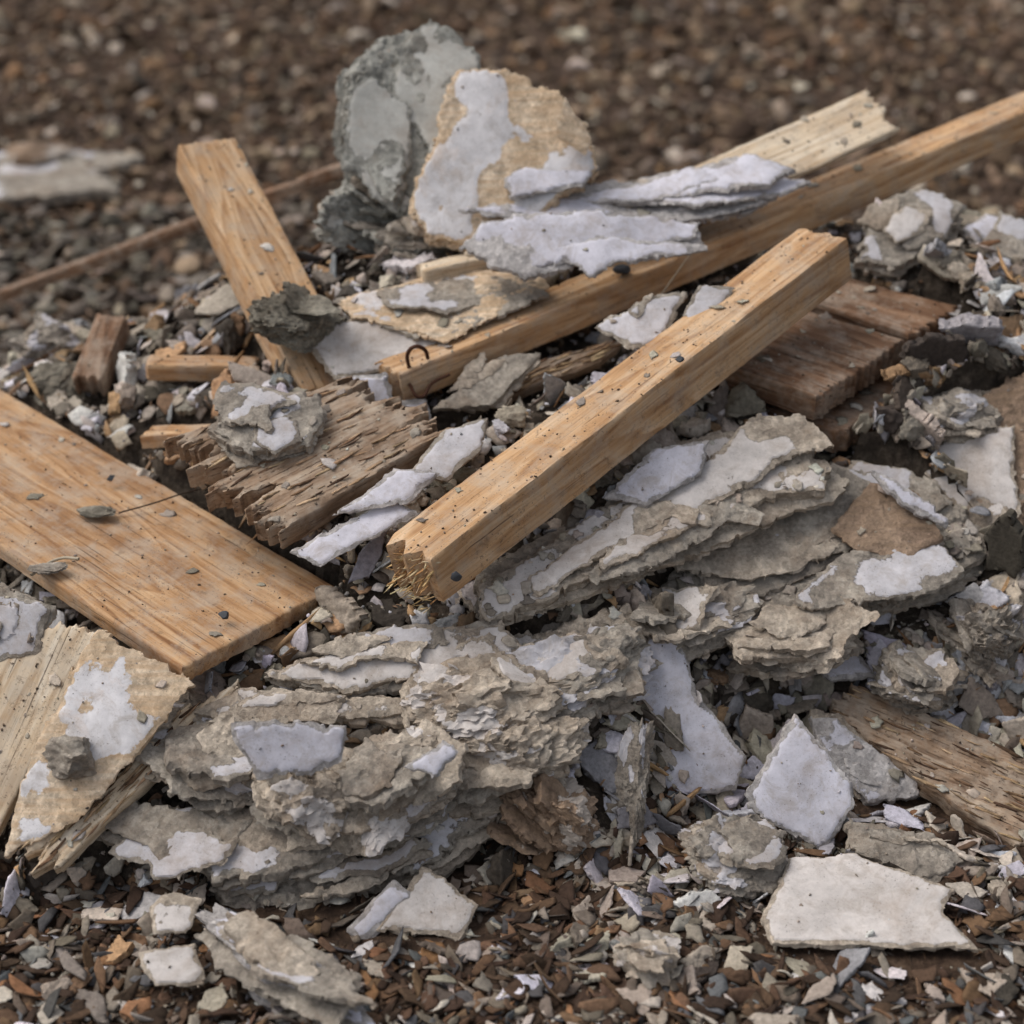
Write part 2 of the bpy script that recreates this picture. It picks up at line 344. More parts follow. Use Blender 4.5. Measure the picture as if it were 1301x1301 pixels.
S('plaster_sheet','pw',(.2205,.6,.799),0,.35,1.696,2.675,(780,255),[(578,268),(760,238),(900,218),(1002,238),(940,262),(800,282),(640,280)],th=.006,paint=.6,warp=.016,support=True,jag=.007,flk=420,layers=9,fac=.001,lmat='pw',lwarp=.022)
S('plaster_sheet','pw',(.163,.42,.772),0,.8,1.628,1.508,(750,305),[(612,285),(700,275),(892,280),(885,300),(760,325),(665,348),(598,312)],th=.004,paint=.92,warp=.03,support=True,jag=.007,fac=.0005,flk=20,layers=3,lmat='pw',lwarp=.03)
S('plaster_sheet','woodp',(-.024,.4,.745),.1,.8,1.625,1.498,(635,325),[(590,315),(625,300),(700,318),(665,348)],th=.008,paint=0,grain=(-80,30),jag=(.02,.003),fac=0.)
S('plaster_sheet','pc',(-.179,.36,.657),0,.35,1.628,2.384,(540,385),[(425,378),(560,348),(665,350),(690,372),(560,425),(450,402)],th=.008,paint=.45,support=True,jag=.006,flk=120,layers=4,fac=.001,warp=.006)
S('plaster_sheet','pb',(-.291,.27,.598),0,.6,1.606,1.716,(470,445),[(388,442),(408,417),(548,404),(565,440),(490,477),(430,486)],th=.005,paint=.95,support=False,warp=.012,fac=.0005,flk=10)
S('plaster_sheet','pw',(-.292,.145,.528),0,2.2,1.572,.65,(465,510),[(430,480),(492,470),(508,547),(478,530)],th=.003,paint=1,warp=.01,jag=.002,fac=.0003,grit=0,flk=0)
S('plaster_sheet','pw',(-.19,.145,.497),0,1.7,1.573,.803,(535,530),[(502,510),(545,508),(562,556),(528,548)],th=.003,paint=1,warp=.01,jag=.002,fac=.0003,grit=0,flk=0)
CON.append(([(-.40,.04),(-.08,.04),(-.05,.26),(-.42,.26)],(-.2,.15,.46),0,.6,0,False))
S('plaster_fragment','pg',(-.063,.2,.55),0,.7,1.585,1.523,(610,485),[(550,520),(640,452),(690,448),(625,515)],th=.012,layers=3,paint=.5)
S('broken_board','woodg',(.081,.28,.541),0,.5,1.62,1.9,(700,470),[(600,510),(690,455),(790,430),(770,455),(640,505)],th=.025,grain=(190,-80),**dict(wk2,jag=(.03,.003)))
S('plaster_fragment','pg',(-.453,-.03,.577),0,.55,1.484,1.616,(345,530),[(275,545),(290,505),(340,492),(400,500),(412,530),(395,560),(320,577)],th=.028,jag=.008,rough=.003,strata=.007,er=.005,layers=5,paint=.45)
S('plaster_fragment','pg',(.257,.21,.681),0,.7,1.56,1.534,(815,405),[(757,412),(840,372),(875,370),(838,434),(800,441)],th=.005,paint=.92,warp=.02,fac=.0005,layers=1,lwarp=.02)
S('plaster_fragment','pg',(.385,.18,.717),0,.7,1.54,1.523,(900,390),[(866,398),(890,362),(936,364),(900,410),(880,420)],th=.005,paint=.92,warp=.02,fac=.0005)
# ---------------- front slabs ----------------
rk=dict(jag=.010,rough=.003,strata=.011,er=.006,support=True,flk=300,fac=.005)
S('plaster_slab','pb',(.263,-.16,.428),0,.45,1.463,1.683,(830,660),[(605,742),(780,640),(880,556),(1000,550),(1066,590),(1050,620),(985,628),(800,712),(618,783)],th=.03,paint=.55,jag=.006,rough=.003,strata=.005,er=.003,support=True,flk=240,layers=7)
S('plaster_slab','pg',(.585,-.12,.338),0,.5,1.499,1.619,(1040,700),[(810,760),(950,670),(1060,590),(1150,590),(1240,650),(1247,690),(1180,735),(1000,785),(870,795)],th=.06,layers=13,**rk)
S('plaster_fragment','pbr',(.75,-.09,.402),0,.6,1.5,1.49,(1150,660),[(1055,675),(1110,620),(1170,630),(1190,690),(1150,712),(1080,705)],th=.008,warp=.012)
S('plaster_fragment','pw',(.754,-.08,.434),-.15,.8,1.494,1.276,(1155,630),[(1105,600),(1130,605),(1205,650),(1200,662),(1150,645)],th=.010,paint=.6)
S('plaster_slab','pb',(-.207,-.42,.30),0,.6,1.383,1.322,(500,830),[(335,850),(480,805),(635,788),(662,825),(560,850),(430,880)],th=.022,paint=.72,jag=.007,strata=.008,er=.003,support=True,layers=6,warp=.010)
S('plaster_slab','pb',(.042,-.38,.242),0,.8,1.412,1.159,(680,850),[(520,870),(640,820),(800,765),(832,800),(790,855),(640,895),(540,925)],th=.07,layers=11,paint=.45,**rk)
S('plaster_slab','pb',(-.354,-.5,.25),0,.5,1.363,1.391,(390,900),[(245,908),(300,880),(525,893),(520,912),(300,922)],th=.012,paint=.6,strata=.005,support=True,layers=4)
S('plaster_sheet','pw',(-.364,-.69,.294),0,2.,1.275,.577,(370,950),[(293,918),(445,925),(440,965),(400,985),(330,988)],th=.004,paint=1,jag=.006,warp=.012,fac=.0005,flk=0)
S('plaster_slab','pg',(-.476,-.68,.093),0,.5,1.321,1.296,(290,1070),[(130,1065),(200,1022),(380,1035),(445,1060),(400,1100),(280,1117),(250,1095)],th=.025,paint=.52,jag=.007,rough=.003,strata=.008,er=.004,support=True,layers=5)
S('plaster_slab','pg',(-.227,-.66,.06),0,.7,1.336,1.136,(480,1080),[(270,1130),(400,1075),(560,1010),(660,960),(688,1000),(560,1090),(400,1150),(300,1155)],th=.06,layers=11,paint=.35,**rk)
pf=dict(fac=.0006,flk=10,grit=60,rough=.001,jag=.0035)
S('plaster_fragment','pw',(.314,-.4,.150),0,1.5,1.425,.791,(870,915),[(820,812),(862,808),(888,890),(946,965),(932,1008),(843,1018),(823,940),(810,900)],th=.010,paint=.93,warp=.006,**pf)
S('plaster_fragment','pw',(.50,-.53,.092),0,1.2,1.388,.90,(1010,1000),[(942,1010),(1010,912),(1078,990),(1082,1020),(1040,1080),(958,1032)],th=.014,paint=1,**pf)
S('plaster_fragment','pw',(.646,-.42,.063),0,1.,1.435,1.026,(1100,970),[(1032,910),(1065,912),(1162,990),(1165,1012),(1100,1022),(1050,970)],th=.03,paint=.6,layers=2)
S('plaster_fragment','pb',(.574,-.754,.034),0,.1,1.304,1.781,(1090,1145),[(965,1165),(1012,1090),(1100,1085),(1215,1130),(1195,1160),(1222,1203),(975,1195)],th=.010,paint=.93,warp=.005,**pf)
S('plaster_fragment','pw',(-.22,-.78,.03),0,.9,1.294,.968,(480,1160),[(438,1185),(498,1120),(525,1140),(465,1197)],th=.005,paint=1,**dict(pf,jag=.001))
S('plaster_fragment','pb',(-.136,-.77,.036),0,.7,1.296,1.093,(545,1150),[(480,1182),(535,1100),(607,1150),(585,1192)],th=.008,paint=.93,**pf)
S('plaster_fragment','pb',(-.531,-.912,.04),0,.4,1.236,1.268,(220,1225),[(172,1212),(240,1198),(262,1250),(200,1250)],th=.008,paint=.93,**pf)
S('plaster_fragment','pb',(-.55,-.803,.05),0,.5,1.279,1.233,(220,1158),[(188,1150),(215,1132),(255,1140),(240,1185),(200,1185)],th=.008,paint=.6,**pf)
S('plaster_fragment','pg',(.675,-.613,.03),0,.4,1.363,1.445,(1145,1075),[(1082,1040),(1190,1068),(1210,1100),(1170,1115),(1080,1080)],th=.02,paint=.4,jag=.006,layers=3)
pf2=dict(fac=.0006,flk=18,grit=70,rough=.001,jag=.003)
S('plaster_sheet','pw',(-.284,-.25,.452),0,.6,1.42,1.412,(450,675),[(368,700),(495,630),(532,650),(410,717)],th=.005,paint=1,warp=.01,**pf2)
S('plaster_sheet','pw',(-.216,-.18,.503),0,.6,1.437,1.45,(500,620),[(425,655),(500,598),(560,600),(520,640)],th=.005,paint=.93,warp=.01,**pf2)
S('plaster_fragment','pg',(-.103,-.08,.535),0,.6,1.472,1.509,(580,570),[(520,600),(560,545),(620,530),(610,570),(570,610)],th=.008,paint=.93,**pf2)
S('plaster_fragment','pw',(.2945,-.1,.494),0,.7,1.4725,1.371,(850,600),[(765,630),(830,570),(905,555),(890,600),(820,640)],th=.008,paint=.93,warp=.008,**pf2)
S('plaster_fragment','pw',(.696,-.2,.195),-.1,1.5,1.497,.831,(1115,810),[(1100,770),(1140,775),(1145,840),(1110,850)],th=.008,paint=.6,**pf2)
S('plaster_fragment','pw',(.63,-.25,.175),0,.5,1.483,1.535,(1075,845),[(1012,825),(1080,820),(1110,865),(1050,868)],th=.010,paint=.6,**pf2)
S('plaster_fragment','pw',(-.13,-.67,.257),0,1.,1.29,.923,(555,965),[(520,975),(570,942),(588,955),(560,990)],th=.006,paint=1,**pf2)
S('plaster_fragment','pw',(1.071,.6,.719),0,.6,1.714,1.93,(1275,300),[(1225,290),(1260,270),(1330,290),(1330,330),(1260,325)],th=.02,paint=.5,support=True,layers=5)
S('plaster_slab','pg',(.84,.62,.758),0,.8,1.714,1.603,(1140,275),[(1085,330),(1110,260),(1180,235),(1225,262),(1200,300),(1130,340)],th=.03,support=True,jag=.008,rough=.003,strata=.008,layers=8,paint=.45)
S('plaster_fragment','pg',(-.85,-.42,.348),0,1.,1.372,.996,(30,800),[(-40,740),(60,770),(50,830),(-40,850)],th=.02,paint=.4,support=True,layers=4)
S('plaster_fragment','pw',(.986,-.1,.186),0,.7,1.54,1.376,(1290,780),[(1262,750),(1290,735),(1340,760),(1340,820),(1300,800)],th=.02,paint=.4,layers=2)
# ---------------- chunks ----------------
ICO={}
def ico(n):
    if n not in ICO:
        bm=bmesh.new(); bmesh.ops.create_icosphere(bm,subdivisions=n,radius=1.); bm.verts.ensure_lookup_table()
        ICO[n]=(np.array([v.co[:] for v in bm.verts]),np.array([[v.index for v in f.verts] for f in bm.faces])); bm.free()
    return ICO[n]
def rockV(n,seed,planes=9,amp=.15,fac=0.,fine=0.,lo=.45,hi=.85):
    V,F=ico(n); V=V.copy(); r=np.random.default_rng(seed)
    for k in range(planes):
        d=r.normal(size=3); d/=np.linalg.norm(d); o=np.maximum(V@d-r.uniform(lo,hi),0); V-=o[:,None]*d
    V*=(1+amp*2*(fbm(V*1.8+seed,3,seed)-.5))[:,None]
    if fac>0:
        q=V*np.array([1,1,2.2])
        V=V*(1+fac*facet(q*2.2+seed,seed+3,1.)+fac*.5*facet(q*5+seed,seed+23,1.)+fac*.25*facet(q*11,seed+33,1.))[:,None]
    if fine>0:
        V=V*(1+fine*2*(fbm(V*9+seed,4,seed+5)-.5))[:,None]
    return V,F
def chunk(name,mat,c,size,rz=0,tx=0,ty=0,seed=1,n=6,nl=7):
    V,F=rockV(n,seed,9,.22,.14,.08,.35,.8)
    ob=make_mesh(name,V*np.array(size)*1.05,F.tolist(),M[mat],np.clip((fbm(V*2.5,3,seed+4)-.58)*9+.5,0,1)*(mat!='pol'),40)
    mw=Matrix.Translation(c)@Matrix.Rotation(rz,4,'Z')@Matrix.Rotation(ty,4,'Y')@Matrix.Rotation(tx,4,'X')
    ob.matrix_world=mw
    r=np.random.default_rng(seed+77)
    for k in range(nl):
        h=-.5+1.4*(k+.5)/nl; rr=math.sqrt(max(.12,1-h*h)); m=9
        an=np.arange(m)/m*2*np.pi+r.uniform(-.3,.3,m); ra=r.uniform(.6,1.14,m)*rr
        q=np.column_stack([np.cos(an)*ra*size[0],np.sin(an)*ra*size[1]])*.95+r.uniform(-.14,.14,2)*np.array(size[:2])
        g=slab_geo(q,r.uniform(.006,.017),.007,.003,.006,(.5 if r.random()<.3 and mat!='pol' else 0.),.005,.0006,.009,seed*31+k,.003,.003)
        if g is None: continue
        fr=mw@Matrix.Translation((0,0,h*size[2]))@Matrix.Rotation(r.normal(0,.18),4,'X')@Matrix.Rotation(r.normal(0,.18),4,'Y')
        cc=make_mesh('layer_%d'%(k+1),g[0],g[1].tolist(),M[mat if mat in('pol','pbr') else r.choice(['pg','pb',mat])],g[2],28,fr)
        cc.parent=ob; cc.matrix_parent_inverse=ob.matrix_world.inverted()
    return ob
chunk('mortar_chunk','pol',(-.436,.3,.645),(.095,.08,.065),.3,.3,.1,3,6,6)
chunk('plaster_chunk','pg',(-.47,-.57,.18),(.16,.10,.06),.1,.35,.05,4)
chunk('plaster_chunk','pb',(-.34,-.63,.155),(.12,.10,.08),-.3,.5,.2,5)
chunk('plaster_chunk','pb',(-.22,-.62,.165),(.13,.10,.09),.5,.3,-.3,6)
chunk('plaster_chunk','pb',(-.03,-.55,.16),(.14,.10,.08),.2,.5,-.25,7)
chunk('plaster_chunk','pb',(-.06,-.47,.235),(.15,.10,.06),.2,.4,-.1,8)
chunk('plaster_chunk','pg',(.10,-.42,.24),(.15,.10,.07),.3,.3,-.1,9)
chunk('mortar_chunk','pbr',(.05,-.60,.08),(.09,.08,.08),.3,.3,.5,10)
chunk('plaster_chunk','pg',(.205,-.52,.11),(.050,.06,.15),.1,-.35,.08,11,6,0)
chunk('plaster_chunk','pg',(.89,-.2,.19),(.10,.09,.09),.6,.3,.3,12)
chunk('plaster_chunk','pw',(-.356,-.929,.045),(.20,.07,.055),-.62,.1,.08,13,6,6)
chunk('plaster_chunk','pg',(.397,-.647,.045),(.10,.08,.055),.2,.3,0,14,6,5)
chunk('plaster_chunk','pb',(.219,-.885,.03),(.06,.05,.04),.2,.3,0,15,5,3)
chunk('mortar_chunk','pol',(-1.0,.5,.41),(.08,.07,.06),.2,.3,0,16,5,4)
chunk('mortar_chunk','pg',(-1.06,.72,.41),(.11,.09,.07),.9,.3,0,17,5)
chunk('plaster_chunk','pgg',(-.32,.68,.73),(.13,.11,.10),.9,.3,.2,18)
chunk('plaster_chunk','pgg',(-.20,.60,.70),(.12,.08,.07),.4,.3,.2,19,5)
chunk('plaster_chunk','pb',(.0,.60,.70),(.14,.10,.08),.4,.3,.2,23,5)
chunk('plaster_chunk','pg',(1.03,.6,.63),(.10,.09,.08),.9,.3,.5,20,5)
chunk('plaster_chunk','pb',(1.09,.5,.57),(.07,.07,.06),.9,.1,.5,21,5)
chunk('plaster_chunk','pw',(.95,.75,.70),(.10,.09,.06),.9,.1,.5,22,5)
chunk('plaster_chunk','pw',(1.0,.42,.58),(.10,.08,.05),.9,.1,.5,27,5)
chunk('plaster_chunk','pg',(.30,-.27,.27),(.14,.08,.06),.3,.1,-.2,28,5)
chunk('plaster_chunk','pb',(.52,-.29,.24),(.14,.09,.06),.1,.2,-.1,29,5)
chunk('plaster_chunk','pg',(.75,-.30,.17),(.10,.08,.05),.4,.2,.1,41,5)
chunk('plaster_chunk','pg',(-.62,-.50,.20),(.09,.08,.05),.4,.2,.1,42,5)
chunk('plaster_chunk','pg',(.88,.14,.49),(.11,.08,.05),.4,.2,.1,43,5)
chunk('plaster_chunk','pb',(1.0,.25,.50),(.09,.08,.05),.8,.2,.1,44,5)
chunk('field_stone','pbr',(-1.85,3.5,.08),(.12,.10,.09),.3,0,0,24,4,0)
# ---------------- mound height field ----------------
gx=np.arange(-2.4,2.7,.015); gy=np.arange(-1.3,2.0,.015); GX,GY=np.meshgrid(gx,gy,indexing='ij')
def H0(x,y):
    sm=lambda t:t*t*(3-2*t)
    b=.3*sm(np.clip((x-.1)/.4,0,1)); yy=y-b*np.clip((.3-y)/.6,0,1)
    fx=np.interp(x,[-2,-1.4,-1,-.7,-.35,0,1,1.5,2.3],[0,.35,.62,.78,.97,1,1.04,.85,0])
    h=np.interp(yy,[-.68,-.6,-.45,-.3,-.15,.1,.4,.6,.8,1.1,1.6],[0,.06,.20,.32,.41,.53,.64,.70,.66,.4,0])
    return h*fx
P=np.column_stack([GX.ravel(),GY.ravel(),np.zeros(GX.size)])
H=H0(GX,GY); msk=np.clip(H/.1,0,1)
H=H+msk*(.09*(fbm(P*4.5,3,3)-.5)+.05*(fbm(P*14,3,5)-.5)).reshape(GX.shape)
Z=np.full(GX.shape,9.); SUP=np.full(GX.shape,-9.)
for poly,c,px,m,th,sup in CON:
    ins=inside(GX,GY,poly); zb=c[2]+px*(GX-c[0])+m*(GY-c[1])-th-.016
    Z=np.where(ins,np.minimum(Z,zb),Z)
    if sup: SUP=np.where(ins,np.maximum(SUP,zb),SUP)
H=np.maximum(H,np.where(SUP>-1,SUP,-9)); 
def dil(A):
    B=A.copy()
    for ax in (0,1):
        for s in (1,-1): B=np.minimum(B,np.roll(A,s,ax))
    return B
Zd=dil(dil(Z))
def blur(A):
    return (A*4+np.roll(A,1,0)+np.roll(A,-1,0)+np.roll(A,1,1)+np.roll(A,-1,1))/8
H=blur(blur(H)); H=np.minimum(H,np.minimum(Z,Zd+.01)); H=np.maximum(H,-.03)
Hm=np.where(H<.006,-.05,H-.012)
nxg,nyg=GX.shape
V=np.column_stack([GX.ravel(),GY.ravel(),Hm.ravel()])
ii,jj=np.meshgrid(np.arange(nxg-1),np.arange(nyg-1),indexing='ij'); a=(ii*nyg+jj).ravel()
F=np.column_stack([a,a+nyg,a+nyg+1,a+1])
pile=bpy.data.objects.new('rubble_pile',None); scene.collection.objects.link(pile)
mo=make_mesh('mound',V,F.tolist(),M['mound'],None,80); mo.parent=pile
dHx,dHy=np.gradient(H,.015)
def samp(A,x,y):
    i=np.clip(((x-gx[0])/.015),0,nxg-1.01); j=np.clip(((y-gy[0])/.015),0,nyg-1.01)
    return A[np.round(i).astype(int),np.round(j).astype(int)]
# ---------------- scatter ----------------
def flake(seed,N=10,th=.16,elong=1.):
    r=np.random.default_rng(seed); an=np.arange(N)/N*2*np.pi+r.uniform(-.25,.25,N); ra=r.uniform(.5,1.15,N)
    o=np.column_stack([np.cos(an)*ra,np.sin(an)*ra/elong]); cz=r.uniform(-.3,.3,3)
    w=lambda q:cz[0]*q[:,0]**2+cz[1]*q[:,1]+cz[2]*q[:,0]*q[:,1]
    inn=o*.6+r.uniform(-.06,.06,(N,2)); bo=o*r.uniform(.8,1.05,(N,1))
    V=np.concatenate([[[0,0,th*.6]],np.column_stack([inn,w(inn)+th*r.uniform(.4,.75,N)]),np.column_stack([o,w(o)+th*r.uniform(.1,.5,N)]),
        np.column_stack([bo,w(bo)-th*.5]),[[0,0,-th*.5]]])
    F=[]
    for i in range(N):
        j=(i+1)%N; A,B=1+i,1+j; c,d=1+N+i,1+N+j; e,f=1+2*N+i,1+2*N+j
        F+=[[0,A,B],[A,c,d],[A,d,B],[c,e,f],[c,f,d],[3*N+1,f,e]]
    return V,np.array(F)
T_fl=[flake(i) for i in range(20)]
T_chip=[flake(40+i,8,.08,2.2+.2*(i%5)) for i in range(10)]
T_spl=[flake(80+i,8,.10,7) for i in range(6)]
T_r1=[rockV(1,200+i,6,.1,lo=.3,hi=.7) for i in range(14)]
T_r2=[rockV(2,300+i,11,.2,lo=.25,hi=.7) for i in range(18)]
T_r3=[rockV(4,400+i,10,.25,.16,.10,.3,.75) for i in range(10)]
T_big=[]; T_sh=[]
for i in range(28):
    r=np.random.default_rng(600+i); n=int(r.integers(4,8)); an=np.arange(n)/n*2*np.pi+r.uniform(-.4,.4,n); ra=r.uniform(.035,.075,n)
    th=(.004,.009,.016,.024)[i%4]
    g=slab_geo(np.column_stack([np.cos(an)*ra,np.sin(an)*ra*r.uniform(.5,.95)]),th,.003 if i%4<2 else .006,.001 if i%4<2 else .003,.004,0.,.005,.0006,.010,700+i,.002,.001 if i%4<2 else .004)
    q=g[1]; (T_sh if i%4<2 else T_big).append((g[0]/.06,np.concatenate([q[:,[0,1,2]],q[:,[0,2,3]]])))
def rot(ax,an):
    ax=ax/np.linalg.norm(ax,axis=1)[:,None]; c=np.cos(an);s=np.sin(an);t=1-c;x,y,z=ax.T
    return np.stack([np.stack([c+x*x*t,x*y*t-z*s,x*z*t+y*s],1),np.stack([y*x*t+z*s,c+y*y*t,y*z*t-x*s],1),np.stack([z*x*t-y*s,z*y*t+x*s,c+z*z*t],1)],1)
def orient(nrm,tilt):
    n=len(nrm); yaw=rot(np.tile([0,0,1.],(n,1)),rng.uniform(0,6.28,n)); a=rng.uniform(0,6.28,n)
    tl=rot(np.column_stack([np.cos(a),np.sin(a),np.zeros(n)]),rng.normal(0,tilt,n))
    nrm=nrm/np.linalg.norm(nrm,axis=1)[:,None]; ax=np.column_stack([-nrm[:,1],nrm[:,0],np.zeros(n)])+[1e-6,0,0]
    al=rot(ax,np.arccos(np.clip(nrm[:,2],-1,1)))
    return al@tl@yaw
def palette(cols,w,n,jit=.22):
    cols=np.array([C(*c)[:3] for c in cols]); w=np.array(w,float); k=rng.choice(len(cols),n,p=w/w.sum())
    return cols[k]*rng.uniform(1-jit,1+jit,(n,1))*rng.uniform(.96,1.04,(n,3))
batch=[]
def place(T,pos,R,sc,col): batch.append((T,pos,R,sc,col))
def flush(name,mat,parent=None):
    global batch
    Vs=[];Fs=[];Cs=[];b=0
    for T,pos,R,sc,col in batch:
        k=rng.integers(0,len(T),len(pos))
        for t in range(len(T)):
            s=np.nonzero(k==t)[0]
            if not len(s): continue
            V,F=T[t]; W=np.einsum('nij,nvj->nvi',R[s],V[None]*sc[s][:,None,:])+pos[s][:,None,:]
            nv=len(V); Vs.append(W.reshape(-1,3)); Fs.append((F[None]+(b+np.arange(len(s))*nv)[:,None,None]).reshape(-1,3)); Cs.append(np.repeat(col[s],nv,0)); b+=nv*len(s)
    V=np.concatenate(Vs).astype(np.float32);F=np.concatenate(Fs).astype(np.int32);Cc=np.concatenate(Cs)
    me=bpy.data.meshes.new(name); me.vertices.add(len(V)); me.vertices.foreach_set('co',V.ravel())
    me.loops.add(F.size); me.loops.foreach_set('vertex_index',F.ravel()); me.polygons.add(len(F))
    me.polygons.foreach_set('loop_start',np.arange(0,F.size,3,dtype=np.int32))
    me.materials.append(M[mat]); me.update(calc_edges=True)
    at=me.attributes.new('col','FLOAT_COLOR','POINT'); at.data.foreach_set('color',np.column_stack([Cc,np.ones(len(Cc))]).astype(np.float32).ravel())
    ob=bpy.data.objects.new(name,me); scene.collection.objects.link(ob)
    if parent: ob.parent=parent
    batch=[]; print(name,len(F)); return ob
def scat(T,n,x,y,size,tilt,col,flat=(.6,1.),sink=.1,lim=True):
    nr=np.column_stack([-samp(dHx,x,y),-samp(dHy,x,y),np.ones(len(x))]); nr[:,:2]=np.clip(nr[:,:2],-2,2)
    z=samp(H,x,y)+size*rng.uniform(-sink,.45,len(x))
    if lim: z=np.minimum(z,samp(Zd,x,y)-size*.55)
    z=np.maximum(z,-.01)
    sc=np.column_stack([size*rng.uniform(.9,1.3,len(x)),size*rng.uniform(.65,1.,len(x)),size*rng.uniform(flat[0],flat[1],len(x))])
    place(T,np.column_stack([x,y,z]),orient(nr,tilt),sc,col)
slope=np.sqrt(1+dHx**2+dHy**2); ok=(H>.015)&(GX>-1.8)&(GX<1.9)&(GY<1.3)
ci,cj=np.nonzero(ok); wgt=slope[ci,cj]; wgt/=wgt.sum()
def pick(n):
    k=rng.choice(len(ci),n,p=wgt); return gx[ci[k]]+rng.uniform(-.008,.008,n),gy[cj[k]]+rng.uniform(-.008,.008,n)
PR=[(188,176,160),(160,148,134),(128,118,106),(210,203,198),(84,76,68),(138,112,88),(184,150,114),(154,152,152),(216,212,216)]
WR=[5.5,6,5,2,2.6,2,1.2,2.5,1.5]
PS=[(214,208,206),(198,186,170),(176,164,150),(206,202,210),(160,148,134),(150,148,150)]; WS=[3,3,3,2,2,1.5]
n=1100; x,y=pick(n); scat(T_big,n,x,y,rng.uniform(.025,.075,n),.45,palette(PR,WR,n),(.9,1.3))
n=1000; x,y=pick(n); scat(T_sh,n,x,y,rng.uniform(.02,.065,n),.55,palette(PS,WS,n),(.9,1.2))
n=500; x,y=pick(n); scat(T_r3,n,x,y,rng.uniform(.02,.05,n),.8,palette(PR,WR,n),(.5,.9))
n=2200; x,y=pick(n); scat(T_r2,n,x,y,rng.uniform(.008,.022,n),.8,palette(PR,WR,n),(.4,.9))
n=9000; x,y=pick(n); scat(T_fl,n,x,y,rng.uniform(.010,.038,n)*rng.uniform(.6,1,n),.5,palette(PR,WR,n),(.5,1.1))
n=14000; x,y=pick(n); scat(T_r1,n,x,y,rng.uniform(.002,.008,n),.8,palette(PR,WR,n))
n=900; x,y=pick(n); scat(T_spl,n,x,y,rng.uniform(.02,.07,n),.4,palette([(186,150,110),(126,96,70),(206,180,144)],[3,3,1],n),(.6,1))
for W,nn,area,grit,flk,pal in TOPS:
    cols,ww=((PR,WR) if pal=='p' else ([(110,94,78),(150,134,116),(80,68,58),(190,178,160)],[3,3,2,2.5]))
    n=int(area*grit*8)
    if n>0:
        k=rng.integers(0,len(W),n); s=.0008+.0034*rng.uniform(0,1,n)**2
        place(T_r1,W[k]+nn*s[:,None]*.3,orient(np.tile(nn,(n,1)),.8),np.column_stack([s,s*.8,s*.6]),palette(cols,ww,n))
    n=int(area*flk*5)
    if n>0:
        k=rng.integers(0,len(W),n); s=.004+.018*rng.uniform(0,1,n)**1.6
        place(T_fl,W[k]+nn*s[:,None]*.12,orient(np.tile(nn,(n,1)),.18),np.column_stack([s,s*.75,s*.5]),palette([(190,178,160),(164,152,138),(204,196,184),(132,122,110)],[3,3,2,1.5],n))
for W,R3,n in SPL:
    k=rng.integers(0,len(W),n); s=rng.uniform(.012,.04,n); Rn=np.tile(R3,(n,1,1))@rot(np.tile([0,0,1.],(n,1)),rng.normal(0,.08,n))@rot(np.tile([0,1.,0],(n,1)),rng.normal(0,.07,n))
    place(T_spl,W[k]+R3[:,2]*.001,Rn,np.column_stack([s,s*.7,s*.8]),palette([(176,146,114),(130,102,78),(206,178,142),(92,70,54)],[3,3,2,2],n))
flush('fragments','rub',pile)
n=110
base=np.array([-.141,-.42,.487]); axd=np.array([.673,.33,.805])-base; axd/=np.linalg.norm(axd)
sd=np.array([-axd[1],axd[0],0]); sd/=np.linalg.norm(sd)
pos=base+sd*rng.uniform(0,.11,(n,1))+np.array([0,0,-1])*rng.uniform(.005,.1,(n,1))-axd*rng.uniform(-.012,.004,(n,1))
s=rng.uniform(.008,.022,n); R0=rot(np.tile([0,0,1.],(n,1)),np.full(n,math.atan2(axd[1],axd[0]))+rng.normal(0,.25,n))@rot(np.tile([0,1.,0],(n,1)),rng.normal(-.3,.35,n))
place(T_spl,pos,R0,np.column_stack([s,s*.8,s*.8]),palette([(210,178,128),(190,148,100),(224,202,162)],[1,1,1],n)); sp=flush('splinters','rub'); sp.parent=b2; sp.matrix_parent_inverse=b2.matrix_world.inverted()
# ground litter in front
def free(n,x0,x1,y0,y1,mx=.05):
    x=rng.uniform(x0,x1,n*2); y=rng.uniform(y0,y1,n*2); k=samp(H,x,y)<mx; return x[k][:n],y[k][:n]
PG=[(100,78,62),(120,94,72),(72,57,46),(118,106,94),(160,148,134),(108,108,108),(146,108,78),(190,180,168),(84,81,80)]; WG=[6,4,7,4,3,2,.8,1.3,2]
x,y=free(5500,-1.3,1.6,-1.4,.3); n=len(x); scat(T_chip,n,x,y,rng.uniform(.008,.040,n),.4,palette(PG,WG,n),(.6,1.5))
x,y=free(5500,-1.3,1.6,-1.4,.3); n=len(x); scat(T_fl,n,x,y,rng.uniform(.006,.028,n),.4,palette(PG,WG,n),(.6,1.3))
x,y=free(9000,-1.3,1.6,-1.4,.3); n=len(x); scat(T_r1,n,x,y,rng.uniform(.002,.007,n),.8,palette(PG,WG,n))
x,y=free(700,-1.3,1.6,-1.4,.3); n=len(x); scat(T_r2,n,x,y,rng.uniform(.007,.02,n),.8,palette(PG,WG,n))
x,y=free(300,-1.3,1.6,-1.1,.1); n=len(x); scat(T_big,n,x,y,rng.uniform(.018,.045,n),.3,palette(PR,WR,n),(.8,1.2))
x,y=free(380,-1.3,1.6,-1.1,.1); n=len(x); scat(T_sh,n,x,y,rng.uniform(.018,.045,n),.3,palette(PS,WS,n),(.8,1.2))
n=280; x=rng.uniform(.15,1.1,n); y=rng.uniform(-.75,-.15,n); scat(T_sh,n,x,y,rng.uniform(.02,.06,n),.6,palette(PS,WS,n),(.8,1.2))
flush('ground_litter','rub')
